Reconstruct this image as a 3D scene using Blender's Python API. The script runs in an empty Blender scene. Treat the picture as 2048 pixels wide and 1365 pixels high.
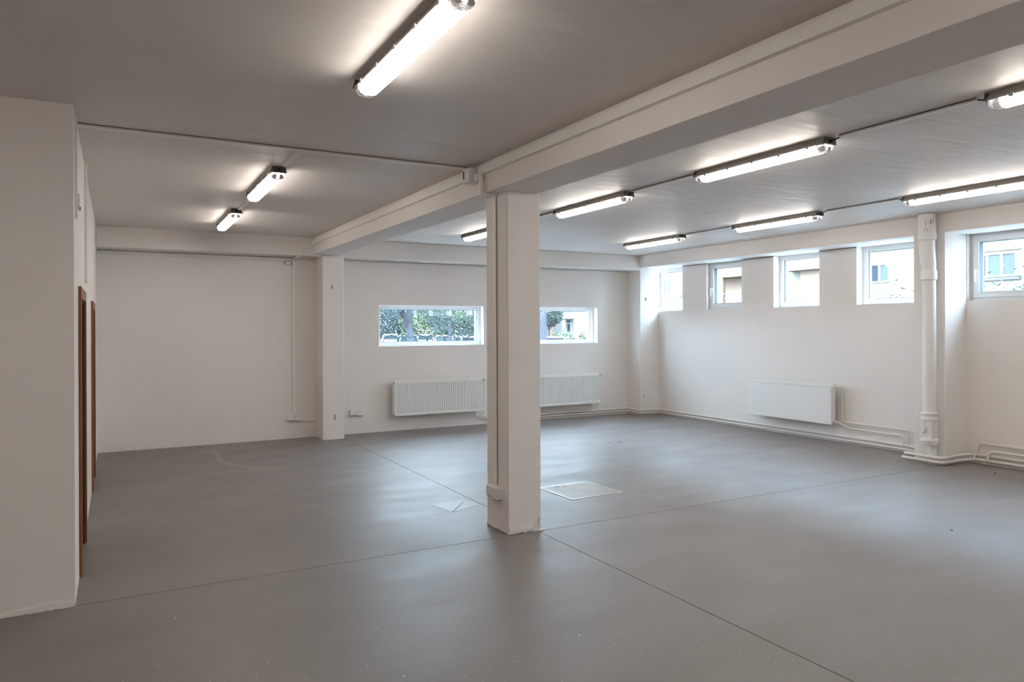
import bpy, bmesh, math, random
from mathutils import Vector, Matrix
random.seed(7)
SC = bpy.context.scene
COL = SC.collection
PI = math.pi

# ------------------------------------------------------------------ camera, world, exposure
cam_d = bpy.data.cameras.new('camera')
cam = bpy.data.objects.new('camera', cam_d)
COL.objects.link(cam)
cam_d.sensor_width = 36.0
cam_d.lens = 1445.5 / 2048 * 36.0
cam_d.shift_y = -26.5 / 2048
cam_d.clip_end = 400
yaw, roll = 0.5018, -0.004
F = Vector((math.sin(yaw), math.cos(yaw), 0)); R0 = Vector((math.cos(yaw), -math.sin(yaw), 0)); U0 = Vector((0, 0, 1))
R = R0 * math.cos(roll) + U0 * math.sin(roll); U = U0 * math.cos(roll) - R0 * math.sin(roll)
m = Matrix.Identity(4)
for i in range(3):
    m[i][0] = R[i]; m[i][1] = U[i]; m[i][2] = -F[i]
m[2][3] = 1.6
cam.matrix_world = m
SC.camera = cam

LAMP = 9.0            # strength of the fluorescent diffusers
LAMP_COL = (1.0, 0.92, 0.835, 1)
SKY = 7.6             # overcast sky, radiance at the horizon
SKY_COL = (0.80, 0.90, 1.0, 1)
SC.view_settings.view_transform = 'Standard'
SC.view_settings.look = 'None'
SC.view_settings.gamma = 1.0
SC.view_settings.use_curve_mapping = False
SC.view_settings.exposure = 1.50

world = bpy.data.worlds.new('world'); SC.world = world
world.use_nodes = True
nt = world.node_tree
bg = nt.nodes['Background']
tc = nt.nodes.new('ShaderNodeTexCoord')
no = nt.nodes.new('ShaderNodeTexNoise'); no.inputs['Scale'].default_value = 1.6; no.inputs['Detail'].default_value = 4
rp = nt.nodes.new('ShaderNodeValToRGB')
rp.color_ramp.elements[0].position = 0.3; rp.color_ramp.elements[0].color = (0.52, 0.75, 1.0, 1)
rp.color_ramp.elements[1].position = 0.7; rp.color_ramp.elements[1].color = (0.66, 0.83, 1.0, 1)
nt.links.new(tc.outputs['Generated'], no.inputs['Vector'])
nt.links.new(no.outputs['Fac'], rp.inputs['Fac'])
nt.links.new(rp.outputs['Color'], bg.inputs['Color'])
sx_ = nt.nodes.new('ShaderNodeSeparateXYZ'); nt.links.new(tc.outputs['Generated'], sx_.inputs[0])
mr_ = nt.nodes.new('ShaderNodeMapRange')          # overcast sky: zenith three times as bright as the horizon
mr_.inputs['From Min'].default_value = 0.0; mr_.inputs['From Max'].default_value = 1.0
mr_.inputs['To Min'].default_value = SKY; mr_.inputs['To Max'].default_value = SKY*3
nt.links.new(sx_.outputs['Z'], mr_.inputs['Value']); nt.links.new(mr_.outputs[0], bg.inputs['Strength'])

# ------------------------------------------------------------------ materials
def mat(name, col, rough=0.6, metal=0.0, spec=0.5, noise=None, bump=None, emit=None, trans=0.0, alpha=1.0, coat=0.0):
    m = bpy.data.materials.new(name); m.use_nodes = True
    t = m.node_tree; b = t.nodes['Principled BSDF']
    b.inputs['Base Color'].default_value = (*col, 1)
    b.inputs['Roughness'].default_value = rough
    b.inputs['Metallic'].default_value = metal
    b.inputs['Specular IOR Level'].default_value = spec
    b.inputs['Transmission Weight'].default_value = trans
    b.inputs['Alpha'].default_value = alpha
    if emit:
        b.inputs['Emission Color'].default_value = emit[0]; b.inputs['Emission Strength'].default_value = emit[1]
    co = None
    if noise or bump:
        co = t.nodes.new('ShaderNodeTexCoord')
    if noise:                       # (scale, amount, detail)
        n = t.nodes.new('ShaderNodeTexNoise'); n.inputs['Scale'].default_value = noise[0]; n.inputs['Detail'].default_value = noise[2]
        r = t.nodes.new('ShaderNodeValToRGB')
        a = noise[1]
        r.color_ramp.elements[0].position = 0.3; r.color_ramp.elements[1].position = 0.7
        r.color_ramp.elements[0].color = (*[c * (1 - a) for c in col], 1)
        r.color_ramp.elements[1].color = (*[min(1, c * (1 + a)) for c in col], 1)
        t.links.new(co.outputs['Object'], n.inputs['Vector']); t.links.new(n.outputs['Fac'], r.inputs['Fac'])
        t.links.new(r.outputs['Color'], b.inputs['Base Color'])
    if bump:                        # (scale, strength, distance)
        n2 = t.nodes.new('ShaderNodeTexNoise'); n2.inputs['Scale'].default_value = bump[0]; n2.inputs['Detail'].default_value = 5
        bp = t.nodes.new('ShaderNodeBump'); bp.inputs['Strength'].default_value = bump[1]; bp.inputs['Distance'].default_value = bump[2]
        t.links.new(co.outputs['Object'], n2.inputs['Vector']); t.links.new(n2.outputs['Fac'], bp.inputs['Height'])
        t.links.new(bp.outputs['Normal'], b.inputs['Normal'])
    return m

M = {}
M['wall'] = mat('painted_plaster', (0.825, 0.78, 0.745), 0.62, noise=(0.9, 0.02, 3), bump=(14, 0.12, 0.01))
M['ceiling'] = mat('ceiling_plaster', (0.76, 0.715, 0.68), 0.5, spec=0.5, noise=(0.7, 0.03, 3))
M['gap'] = mat('dark_gap', (0.06, 0.05, 0.045), 0.9)
M['seam'] = mat('seam_and_painted_shade', (0.16, 0.14, 0.12), 0.9)  # dark tone of open seams; also paints the shade lines under beams
M['trunk'] = mat('white_plastic_trunking', (0.85, 0.825, 0.785), 0.4)
M['pipe'] = mat('painted_pipe', (0.80, 0.76, 0.71), 0.35, bump=(40, 0.05, 0.002))
M['stack'] = mat('painted_cast_iron', (0.82, 0.80, 0.77), 0.4, bump=(25, 0.35, 0.006))
M['radiator'] = mat('radiator_enamel', (0.82, 0.82, 0.81), 0.3)
M['upvc'] = mat('window_plastic', (0.80, 0.80, 0.80), 0.3)
M['gasket'] = mat('rubber_gasket', (0.05, 0.06, 0.07), 0.7)
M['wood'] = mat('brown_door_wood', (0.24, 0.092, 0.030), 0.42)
M['wood_shaded'] = mat('door_wood_painted_shade', (0.035, 0.013, 0.006), 0.6)  # door wood with the shade of the opening put into its colour
M['housing'] = mat('lamp_housing_plastic', (0.42, 0.40, 0.37), 0.5)
M['lampdark'] = mat('lamp_end_dark', (0.10, 0.095, 0.09), 0.5)
M['black'] = mat('black_rubber', (0.015, 0.013, 0.012), 0.5)
M['diffuser'] = mat('lit_diffuser', (0.9, 0.9, 0.88), 0.3, emit=(LAMP_COL, LAMP))
M['clear'] = mat('clear_end_plastic', (0.80, 0.80, 0.84), 0.15, trans=0.75)
M['socket'] = mat('socket_plastic', (0.78, 0.77, 0.77), 0.35)
M['chrome'] = mat('chrome', (0.75, 0.75, 0.75), 0.2, metal=1.0)
M['steel'] = mat('hatch_edge_metal', (0.86, 0.84, 0.80), 0.3, metal=0.7)
M['fleck'] = mat('white_paint_fleck', (0.80, 0.76, 0.70), 0.6)
M['rubble'] = mat('broken_plaster', (0.55, 0.47, 0.38), 0.9, noise=(30, 0.3, 3))

# thin window glass: mostly transparent, slight reflection
g = bpy.data.materials.new('window_glass'); g.use_nodes = True
t = g.node_tree; t.nodes.remove(t.nodes['Principled BSDF'])
tr = t.nodes.new('ShaderNodeBsdfTransparent'); tr.inputs[0].default_value = (0.93, 0.96, 0.96, 1)
gl = t.nodes.new('ShaderNodeBsdfGlossy'); gl.inputs['Roughness'].default_value = 0.02
mx = t.nodes.new('ShaderNodeMixShader'); mx.inputs[0].default_value = 0.06
t.links.new(tr.outputs[0], mx.inputs[1]); t.links.new(gl.outputs[0], mx.inputs[2]); t.links.new(mx.outputs[0], t.nodes['Material Output'].inputs[0])
M['glass'] = g

# floor: grey-brown resin coating, semi-gloss, roller marks and dust
fm = bpy.data.materials.new('floor_resin'); fm.use_nodes = True
t = fm.node_tree; b = t.nodes['Principled BSDF']
co = t.nodes.new('ShaderNodeTexCoord')
def mapn(sc):
    mp = t.nodes.new('ShaderNodeMapping'); mp.inputs['Scale'].default_value = sc
    t.links.new(co.outputs['Object'], mp.inputs['Vector']); return mp
n1 = t.nodes.new('ShaderNodeTexNoise'); n1.inputs['Scale'].default_value = 0.55; n1.inputs['Detail'].default_value = 5; n1.inputs['Roughness'].default_value = 0.6; n1.inputs['Distortion'].default_value = 0.6
t.links.new(mapn((1, 1, 1)).outputs[0], n1.inputs['Vector'])
r1 = t.nodes.new('ShaderNodeValToRGB')
r1.color_ramp.elements[0].position = 0.3; r1.color_ramp.elements[0].color = (0.212, 0.190, 0.181, 1)
r1.color_ramp.elements[1].position = 0.75; r1.color_ramp.elements[1].color = (0.258, 0.234, 0.224, 1)
t.links.new(n1.outputs['Fac'], r1.inputs['Fac'])
t.links.new(r1.outputs['Color'], b.inputs['Base Color'])
n3 = t.nodes.new('ShaderNodeTexNoise'); n3.inputs['Scale'].default_value = 1.3; n3.inputs['Detail'].default_value = 6
t.links.new(mapn((1.0, 2.2, 1)).outputs[0], n3.inputs['Vector'])
mr = t.nodes.new('ShaderNodeMapRange'); mr.inputs['From Min'].default_value = 0.3; mr.inputs['From Max'].default_value = 0.7
mr.inputs['To Min'].default_value = 0.41; mr.inputs['To Max'].default_value = 0.53
t.links.new(n3.outputs['Fac'], mr.inputs['Value']); t.links.new(mr.outputs[0], b.inputs['Roughness'])
n2 = t.nodes.new('ShaderNodeTexNoise'); n2.inputs['Scale'].default_value = 55; n2.inputs['Detail'].default_value = 3
t.links.new(mapn((1, 1.6, 1)).outputs[0], n2.inputs['Vector'])
bp = t.nodes.new('ShaderNodeBump'); bp.inputs['Strength'].default_value = 0.22; bp.inputs['Distance'].default_value = 0.004
t.links.new(n2.outputs['Fac'], bp.inputs['Height']); t.links.new(bp.outputs[0], b.inputs['Normal'])
b.inputs['Specular IOR Level'].default_value = 0.55
M['floor'] = fm
M['patch'] = mat('floor_patch_resin', (0.262, 0.240, 0.226), 0.42, noise=(3, 0.08, 4), bump=(50, 0.2, 0.003))
M['hatch'] = mat('hatch_cover_resin', (0.36, 0.335, 0.295), 0.5, noise=(5, 0.10, 4), bump=(50, 0.2, 0.003))
M['dust'] = mat('dust_trail', (0.340, 0.320, 0.300), 0.55)

# ceiling: add trowel ridges running along one direction
t = M['ceiling'].node_tree; b = t.nodes['Principled BSDF']
co = t.nodes.new('ShaderNodeTexCoord'); mp = t.nodes.new('ShaderNodeMapping'); mp.inputs['Scale'].default_value = (1.0, 5.5, 1); mp.inputs['Rotation'].default_value = (0, 0, 0.15)
n = t.nodes.new('ShaderNodeTexNoise'); n.inputs['Scale'].default_value = 1.5; n.inputs['Detail'].default_value = 5; n.inputs['Distortion'].default_value = 0.5
bp = t.nodes.new('ShaderNodeBump'); bp.inputs['Strength'].default_value = 0.35; bp.inputs['Distance'].default_value = 0.03
t.links.new(co.outputs['Object'], mp.inputs['Vector']); t.links.new(mp.outputs[0], n.inputs['Vector']); t.links.new(n.outputs['Fac'], bp.inputs['Height']); t.links.new(bp.outputs[0], b.inputs['Normal'])

# ------------------------------------------------------------------ mesh helpers
class MB:
    def __init__(s): s.v = []; s.f = []; s.sm = []
    def box(s, x0, x1, y0, y1, z0, z1):
        n = len(s.v)
        s.v += [(x0, y0, z0), (x1, y0, z0), (x1, y1, z0), (x0, y1, z0), (x0, y0, z1), (x1, y0, z1), (x1, y1, z1), (x0, y1, z1)]
        s.f += [(n, n+3, n+2, n+1), (n+4, n+5, n+6, n+7), (n, n+1, n+5, n+4), (n+1, n+2, n+6, n+5), (n+2, n+3, n+7, n+6), (n+3, n, n+4, n+7)]
        return s
    def prism(s, poly, axis, a0, a1):
        """poly: 2-D points in the two other axes (order kept), extruded along axis from a0 to a1"""
        n = len(s.v); k = len(poly)
        def P(p, a):
            if axis == 'x': return (a, p[0], p[1])
            if axis == 'y': return (p[0], a, p[1])
            return (p[0], p[1], a)
        for p in poly: s.v.append(P(p, a0))
        for p in poly: s.v.append(P(p, a1))
        s.f.append(tuple(range(n, n+k))); s.f.append(tuple(range(n+2*k-1, n+k-1, -1)))
        for i in range(k):
            j = (i+1) % k; s.f.append((n+i, n+k+i, n+k+j, n+j))
        return s
    def tube(s, pts, r, seg=10, cap=True):
        pts = [Vector(p) for p in pts]; rings = []
        up = None
        for i, p in enumerate(pts):
            if i == 0: d = pts[1] - p
            elif i == len(pts)-1: d = p - pts[i-1]
            else: d = (pts[i+1] - p).normalized() + (p - pts[i-1]).normalized()
            d.normalize()
            if up is None: up = Vector((0, 0, 1)) if abs(d.z) < 0.9 else Vector((1, 0, 0))
            a = d.cross(up)
            if a.length < 1e-4: a = d.cross(Vector((0, 1, 0)))
            a.normalize(); b2 = a.cross(d).normalized(); up = b2
            rr = r[i] if isinstance(r, (list, tuple)) else r
            if 0 < i < len(pts)-1:
                c = max(0.5, ((pts[i+1]-p).normalized()).dot(d)); rr = rr / c if not isinstance(r, (list, tuple)) else rr
            rings.append(len(s.v))
            for k in range(seg):
                an = 2*PI*k/seg; s.v.append(tuple(p + a*math.cos(an)*rr + b2*math.sin(an)*rr))
        for i in range(len(rings)-1):
            for k in range(seg):
                q = (k+1) % seg; s.f.append((rings[i]+k, rings[i]+q, rings[i+1]+q, rings[i+1]+k))
        if cap:
            s.f.append(tuple(rings[0]+k for k in range(seg-1, -1, -1))); s.f.append(tuple(rings[-1]+k for k in range(seg)))
        return s
    def lathe(s, prof, cx, cy, seg=24, sx=1, sy=1):
        rings = []
        for r, z in prof:
            rings.append(len(s.v))
            for k in range(seg):
                a = 2*PI*k/seg; s.v.append((cx+r*sx*math.cos(a), cy+r*sy*math.sin(a), z))
        for i in range(len(rings)-1):
            for k in range(seg):
                q = (k+1) % seg; s.f.append((rings[i]+k, rings[i]+q, rings[i+1]+q, rings[i+1]+k))
        s.f.append(tuple(rings[0]+k for k in range(seg-1, -1, -1))); s.f.append(tuple(rings[-1]+k for k in range(seg)))
        return s
    def poly(s, pts):
        n = len(s.v); s.v += [tuple(p) for p in pts]; s.f.append(tuple(range(n, n+len(pts)))); return s
    def build(s, name, material, parent=None, smooth=False, bevel=0, fix=True):
        me = bpy.data.meshes.new(name); me.from_pydata(s.v, [], s.f)
        if fix:
            bm = bmesh.new(); bm.from_mesh(me); bmesh.ops.recalc_face_normals(bm, faces=bm.faces)
            if bevel:
                bmesh.ops.remove_doubles(bm, verts=bm.verts, dist=1e-5)
                bmesh.ops.bevel(bm, geom=list(bm.edges), offset=bevel, segments=2, profile=0.6, affect='EDGES')
            bm.to_mesh(me); bm.free()
        me.materials.append(material)
        if smooth:
            for p in me.polygons: p.use_smooth = True
            try: me.set_sharp_from_angle(angle=math.radians(40))
            except Exception: pass
        o = bpy.data.objects.new(name, me); COL.objects.link(o)
        if parent: o.parent = parent
        return o

def tag(o, label=None, cat=None, group=None, kind=None):
    if label: o['label'] = label
    if cat: o['category'] = cat
    if group: o['group'] = group
    if kind: o['kind'] = kind
    return o
def empty(name, loc=(0, 0, 0), rz=0):
    o = bpy.data.objects.new(name, None); COL.objects.link(o); o.location = loc; o.rotation_euler = (0, 0, rz); o.empty_display_size = 0.1
    return o
def dup(o, parent=None):
    c = o.copy(); COL.objects.link(c); c.parent = parent
    for ch in o.children: dup(ch, c)
    return c

# ------------------------------------------------------------------ room measures
H = 2.90
XL, XW, XF = -0.21, 8.80, 8.36        # left wall, right wall (recessed), face of right columns/beam
YN, YB, YF = 4.88, 10.77, 10.40       # pier face at left, back wall (recessed), face of back beam
X0, Y0 = -4.6, -3.6                   # far limits behind the camera
XO, YO = 9.12, 11.12                  # outer faces of the right and back walls

# floor: four resin slabs parted by joints, over a dark base
fl = tag(empty('floor'), 'grey-brown resin floor with thin dark joints', None, kind='structure')
MB().box(X0, XO, Y0, YO, -0.20, -0.004).build('joint_base', M['gap'], fl)
jx, jy, gp = 2.905, 4.885, 0.0035
for x0, x1, y0, y1 in ((X0, jx-gp, Y0, jy-gp), (jx+gp, XO, Y0, jy-gp), (X0, jx-gp, jy+gp, YO), (jx+gp, XO, jy+gp, YO)):
    MB().box(x0, x1, y0, y1, -0.0039, 0.0).build('slab', M['floor'], fl)
pa = MB()
pa.prism([(2.50, 6.10), (2.56, 5.75), (2.885, 5.86), (2.83, 6.12)], 'z', 0.0002, 0.0012)
pa.build('repair_patch', M['patch'], fl)
MB().prism([(2.56, 5.745), (2.80, 6.04), (2.795, 6.045), (2.554, 5.75)], 'z', 0.0014, 0.0018).build('crack', M['gap'], fl)

# ceiling
ce = MB().box(X0, XO, Y0, YO, H, H+0.2).build('ceiling', M['ceiling'])
tag(ce, 'off-white plaster ceiling with trowel ridges', kind='structure')

def wall_with_holes(name, axis, p0, p1, a0, a1, z0, z1, holes, material, label):
    """wall slab between p0..p1 on its thin axis, from a0..a1 along, holes = [(b0,b1,zb,zt)]"""
    mb = MB()
    def bx(b0, b1, q0, q1):
        if b1-b0 < 1e-5 or q1-q0 < 1e-5: return
        if axis == 'x': mb.box(p0, p1, b0, b1, q0, q1)
        else: mb.box(b0, b1, p0, p1, q0, q1)
    cur = a0
    for b0, b1, zb, zt in sorted(holes):
        bx(cur, b0, z0, z1); bx(b0, b1, z0, zb); bx(b0, b1, zt, z1); cur = b1
    bx(cur, a1, z0, z1)
    o = mb.build(name, material)
    tag(o, label, kind='structure'); return o

RW = [(9.76, 10.62), (8.35, 9.165), (6.925, 7.742), (5.53, 6.333), (4.05, 4.883), (2.64, 3.46), (1.23, 2.05), (-0.2, 0.62), (-1.6, -0.8)]   # right wall windows (y spans)
ZS, ZT = 1.883, 2.68
wall_with_holes('wall_right', 'x', XW, XO, Y0, YB, 0, H, [(a, b, ZS, ZT) for a, b in RW], M['wall'], 'white plastered long wall with a row of high square windows')
BW = [(3.565, 5.37), (5.88, 7.68)]
wall_with_holes('wall_back', 'y', YB, YO, -1.5, XO, 0, H, [(a, b, 1.312, 1.957) for a, b in BW], M['wall'], 'white plastered end wall with two wide low windows')
DR = [(5.50, 6.27, 0, 1.805), (8.28, 9.02, 0, 1.805)]
wall_with_holes('wall_left', 'x', XL-0.35, XL, YN, YB, 0, H, DR, M['wall'], 'white wall seen edge-on with two brown door frames')
wl = MB().box(X0, XL-0.35, YN, YN+0.25, 0, H).build('wall_front', M['wall']); tag(wl, 'large plain white wall face ending in a chipped corner', kind='structure')
o = MB().box(X0-0.2, X0, Y0, YN+0.25, 0, H).build('wall_far_left', M['wall']); tag(o, 'plain white wall outside the view on the far side', kind='structure')
o = MB().box(X0, XO, Y0-0.2, Y0, 0, H).build('wall_rear', M['wall']); tag(o, 'plain white wall behind the viewer', kind='structure')
# door leaf backs keep the rooms behind the doors closed
# ------------------------------------------------------------------ beams and columns
def beam(name, bot, label, zb, zt=H):
    mb = MB(); mb.prism(bot, 'z', zb, zt)
    o = mb.build(name, M['wall'], bevel=0.006); return tag(o, label, kind='structure')
beam('beam', [(2.64, Y0), (3.10, Y0), (2.815, YF), (2.483, YF)], 'long off-white ceiling beam running over the free-standing column', 2.659)
bm_r = beam('beam', [(XF, Y0), (XW+0.0, Y0), (XW+0.0, YB), (XF, YB)], 'white beam over the row of high windows', 2.68)
bm_b = beam('beam', [(XL, YF), (XF, YF), (XF, YB), (XL, YB)], 'white beam along the top of the end wall', 2.637)

MB().box(2.92, XF, YB-0.005, YB-0.001, 2.632, 2.636).build('painted_shade_strip', M['seam'], bm_b)  # dark strip painting the shade line where soffit meets wall
piers = sorted(RW)
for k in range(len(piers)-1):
    MB().box(XW-0.006, XW-0.001, piers[k][1], piers[k+1][0], 2.671, 2.679).build('painted_shade_strip', M['seam'], bm_r)  # same painted shade line above each pier
def rough_column(name, x0, x1, y0, y1, z1, label, amp=0.004, rough_base=True):
    bm = bmesh.new()
    nz = 60; c = 0.008
    per = [(x0+c, y0), (x1-c, y0), (x1, y0+c), (x1, y1-c), (x1-c, y1), (x0+c, y1), (x0, y1-c), (x0, y0+c)]
    full = []
    for i in range(8):
        a, b2 = per[i], per[(i+1) % 8]
        k = 8 if i % 2 == 0 else 1
        for q in range(k): full.append((a[0]+(b2[0]-a[0])*q/k, a[1]+(b2[1]-a[1])*q/k))
    rg = random.Random(hash((round(x0, 2), round(y0, 2))) % 1000)
    rings = []
    cx, cy = (x0+x1)/2, (y0+y1)/2
    for iz in range(nz+1):
        z = z1 * (iz/nz)**1.6
        ring = []
        for (x, y) in full:
            corner = min(abs(x-x0), abs(x-x1)) < 0.02 and min(abs(y-y0), abs(y-y1)) < 0.02
            j = rg.uniform(-1, 1)*amp*(0.25 if not corner else 0.6)
            if rough_base and z < 0.05: j += rg.uniform(-0.6, 1.4)*0.006
            d = Vector((x-cx, y-cy)); d.normalize()
            ring.append(bm.verts.new((x+d.x*j, y+d.y*j, z + (rg.uniform(0, 0.010) if iz == 0 and rough_base else 0))))
        rings.append(ring)
    n = len(full)
    for i in range(nz):
        for k in range(n):
            bm.faces.new((rings[i][k], rings[i][(k+1) % n], rings[i+1][(k+1) % n], rings[i+1][k]))
    bm.faces.new(rings[-1]); bm.faces.new(rings[0][::-1])
    bmesh.ops.recalc_face_normals(bm, faces=bm.faces)
    me = bpy.data.meshes.new(name); bm.to_mesh(me); bm.free(); me.materials.append(M['wall'])
    for p in me.polygons: p.use_smooth = True
    try: me.set_sharp_from_angle(angle=math.radians(35))
    except Exception: pass
    o = bpy.data.objects.new(name, me); COL.objects.link(o)
    return tag(o, label, kind='structure')
colm = rough_column('column', 2.648, 2.945, 4.90, 5.26, 2.665, 'free-standing square off-white column with a crumbling plaster foot', 0.0022)
MB().box(2.66, 2.935, 4.912, 5.25, -0.001, 0.012).build('mortar_bed', M['rubble'], colm)
rough_column('column', 2.60, 2.912, YF-0.02, YB, 2.64, 'off-white pilaster on the end wall under the long beam', 0.0012, False)
rough_column('column', XF, XW+0.02, 4.893, 5.262, 2.685, 'white wall column carrying the thick drain pipe', 0.0012, False)
rough_column('column', XF, XW+0.02, YF, YB+0.01, 2.685, 'white corner column beside the first high window', 0.0012, False)
# broken plaster lumps at the foot of the free column and along the chipped corner
rub = MB(); rg = random.Random(3)
def lump(mb, x, y, z, r):
    n = len(mb.v); k = 6
    for zz, rr in ((z, r), (z+r*0.5, r*0.85)):
        for q in range(k):
            a = 2*PI*q/k; w = rr*rg.uniform(0.6, 1.15); mb.v.append((x+w*math.cos(a), y+w*math.sin(a), zz*1.0))
    mb.v.append((x, y, z+r*rg.uniform(0.7, 1.0)))
    for q in range(k):
        j = (q+1) % k; mb.f.append((n+q, n+j, n+k+j, n+k+q)); mb.f.append((n+k+q, n+k+j, n+2*k))
for i in range(26):
    x = rg.uniform(2.82, 2.975); lump(rub, x, 4.893+rg.uniform(-0.008, 0.006), 0, rg.uniform(0.005, 0.014) * (0.6 + 0.6*(x > 2.91)))
for i in range(8): lump(rub, 2.952+rg.uniform(-0.004, 0.012), rg.uniform(4.9, 4.99), 0, rg.uniform(0.006, 0.015))
rub.build('plaster_crumbs', M['wall'], colm)['kind'] = 'stuff'
crk = MB()
for p in ([(2.925, 4.8975, .10), (2.915, 4.8975, .065), (2.918, 4.8975, .03)], [(2.885, 4.8975, .05), (2.872, 4.8975, .02), (2.86, 4.8975, .012)], [(2.652, 4.8975, .045), (2.656, 4.8975, .035), (2.652, 4.8975, .028)]):
    crk.tube(p, 0.0016, 5)
crk.build('crack', M['gap'], colm)
# chipped foot of the left wall corner
ch = MB(); 
for i in range(22):
    x = rg.uniform(-0.55, -0.215); lump(ch, x, 4.876, 0.0, rg.uniform(0.006, 0.014))
co_ = ch.build('plaster_crumbs', M['rubble']); tag(co_, 'crumbled plaster along the foot of the big wall corner', 'debris', kind='stuff')
sk = MB(); sk.prism([(-0.75, 0), (-0.23, 0), (-0.215, 0.03), (-0.30, 0.045), (-0.45, 0.03), (-0.6, 0.012)], 'y', 4.868, 4.882)
sk.build('trim_1', M['wall'], bevel=0.002); bpy.data.objects['trim_1']['kind'] = 'structure'; bpy.data.objects['trim_1']['label'] = 'swollen plaster patch at the foot of the wall corner'

# ------------------------------------------------------------------ windows
def window_right(n, y0, y1, opening):
    root = empty('window_%d' % n, (8.93, y0, ZS)); tag(root, kind='structure')
    w = y1-y0; h = ZT-ZS
    fx = -0.02 if opening else 0.0
    # sill board on the reveal
    MB().box(-0.13, 0.02, 0.0, w, 0.0, 0.012).build('sill', M['upvc'], root)
    def ring(a0, a1, b0, b1, t, x0, x1, name, par, material=M['upvc'], bev=0.004):
        o = MB()
        o.box(x0, x1, a0, a1, b0, b0+t); o.box(x0, x1, a0, a1, b1-t, b1)
        o.box(x0, x1, a0, a0+t, b0+t, b1-t); o.box(x0, x1, a1-t, a1, b0+t, b1-t)
        return o.build(name, material, par)
    if opening:
        fr = ring(0, w, 0.012, h, 0.05, -0.045, 0.05, 'frame', root)
        sa = ring(0.035, w-0.035, 0.05, h-0.035, 0.062, -0.065, 0.04, 'sash', root)
        gk = ring(0.095, w-0.095, 0.11, h-0.095, 0.006, -0.052, 0.02, 'gasket', root, M['gasket'])
        MB().box(0.0, 0.012, 0.10, w-0.10, 0.115, h-0.10).build('pane', M['glass'], root)
        hb = MB().box(-0.078, -0.064, w-0.083, w-0.055, h*0.42-0.03, h*0.42+0.05).build('handle', M['socket'], root, bevel=0.003)
        MB().tube([(-0.078, w-0.069, h*0.42+0.03), (-0.105, w-0.069, h*0.42+0.035), (-0.112, w-0.069, h*0.42+0.015), (-0.112, w-0.069, h*0.42-0.10)], 0.009, 8).build('lever', M['socket'], hb, smooth=True)
    else:
        fr = ring(0, w, 0.012, h, 0.062, 0.0, 0.07, 'frame', root)
        be = ring(0.058, w-0.058, 0.07, h-0.058, 0.016, 0.012, 0.05, 'glazing_bead', root)
        gk = ring(0.074, w-0.074, 0.086, h-0.074, 0.005, 0.02, 0.045, 'gasket', root, M['gasket'])
        MB().box(0.03, 0.042, 0.075, w-0.075, 0.085, h-0.075).build('pane', M['glass'], root)
    return root
for i, (a, b2) in enumerate(RW):
    window_right(i+1, a, b2, i in (1, 4, 7))
def window_back(n, x0, x1):
    root = empty('window_%d' % n, (x0, 10.89, 1.312)); tag(root, kind='structure')
    w = x1-x0; h = 0.645
    MB().box(0, w, -0.12, 0.02, 0, 0.012).build('sill', M['upvc'], root)
    def ring(a0, a1, b0, b1, t, y0, y1, name, material=M['upvc']):
        o = MB(); o.box(a0, a1, y0, y1, b0, b0+t); o.box(a0, a1, y0, y1, b1-t, b1); o.box(a0, a0+t, y0, y1, b0+t, b1-t); o.box(a1-t, a1, y0, y1, b0+t, b1-t)
        return o.build(name, material, root)
    ring(0, w, 0.012, h, 0.05, 0.0, 0.07, 'frame')
    ring(0.046, w-0.046, 0.058, h-0.046, 0.016, 0.012, 0.05, 'glazing_bead')
    ring(0.062, w-0.062, 0.074, h-0.062, 0.004, 0.02, 0.045, 'gasket', M['gasket'])
    MB().box(0.06, w-0.06, 0.03, 0.042, 0.07, h-0.06).build('pane', M['glass'], root)
for i, (a, b2) in enumerate(BW): window_back(10+i, a, b2)

# ------------------------------------------------------------------ doors in the left wall
def door(n, y0, y1):
    root = empty('door_%d' % n, (XL, y0, 0)); tag(root, kind='structure')
    w = y1-y0; h = 1.805; p = 0.018; c = 0.075
    MB().box(0.0005, p, -c, 0.0, 0.006, h+c).build('casing', M['wood'], root, bevel=0.003)
    MB().box(0.0005, p, w, w+c, 0.006, h+c).build('casing', M['wood'], root, bevel=0.003)
    MB().box(0.0005, p-0.001, 0.0, w, h, h+c).build('casing', M['wood'], root, bevel=0.003)
    MB().box(-0.34, 0.0, 0.0, 0.02, 0, h).build('jamb', M['wood'], root)
    MB().box(-0.34, 0.0, w-0.02, w, 0, h).build('jamb', M['wood_shaded'], root)
    MB().box(-0.34, 0.0, 0.02, w-0.02, h-0.02, h).build('lintel_board', M['wood_shaded'], root)
    lf = MB().box(-0.10, -0.06, 0.022, w-0.022, 0.008, h-0.022).build('leaf', M['wood_shaded'], root)
    MB().tube([(-0.06, w-0.09, 1.0), (-0.03, w-0.09, 1.0), (-0.025, w-0.10, 1.0), (-0.025, w-0.2, 1.0)], 0.008, 8).build('handle', M['chrome'], lf, smooth=True)
    return root
door(1, 5.50, 6.27); door(2, 8.28, 9.02)

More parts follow.
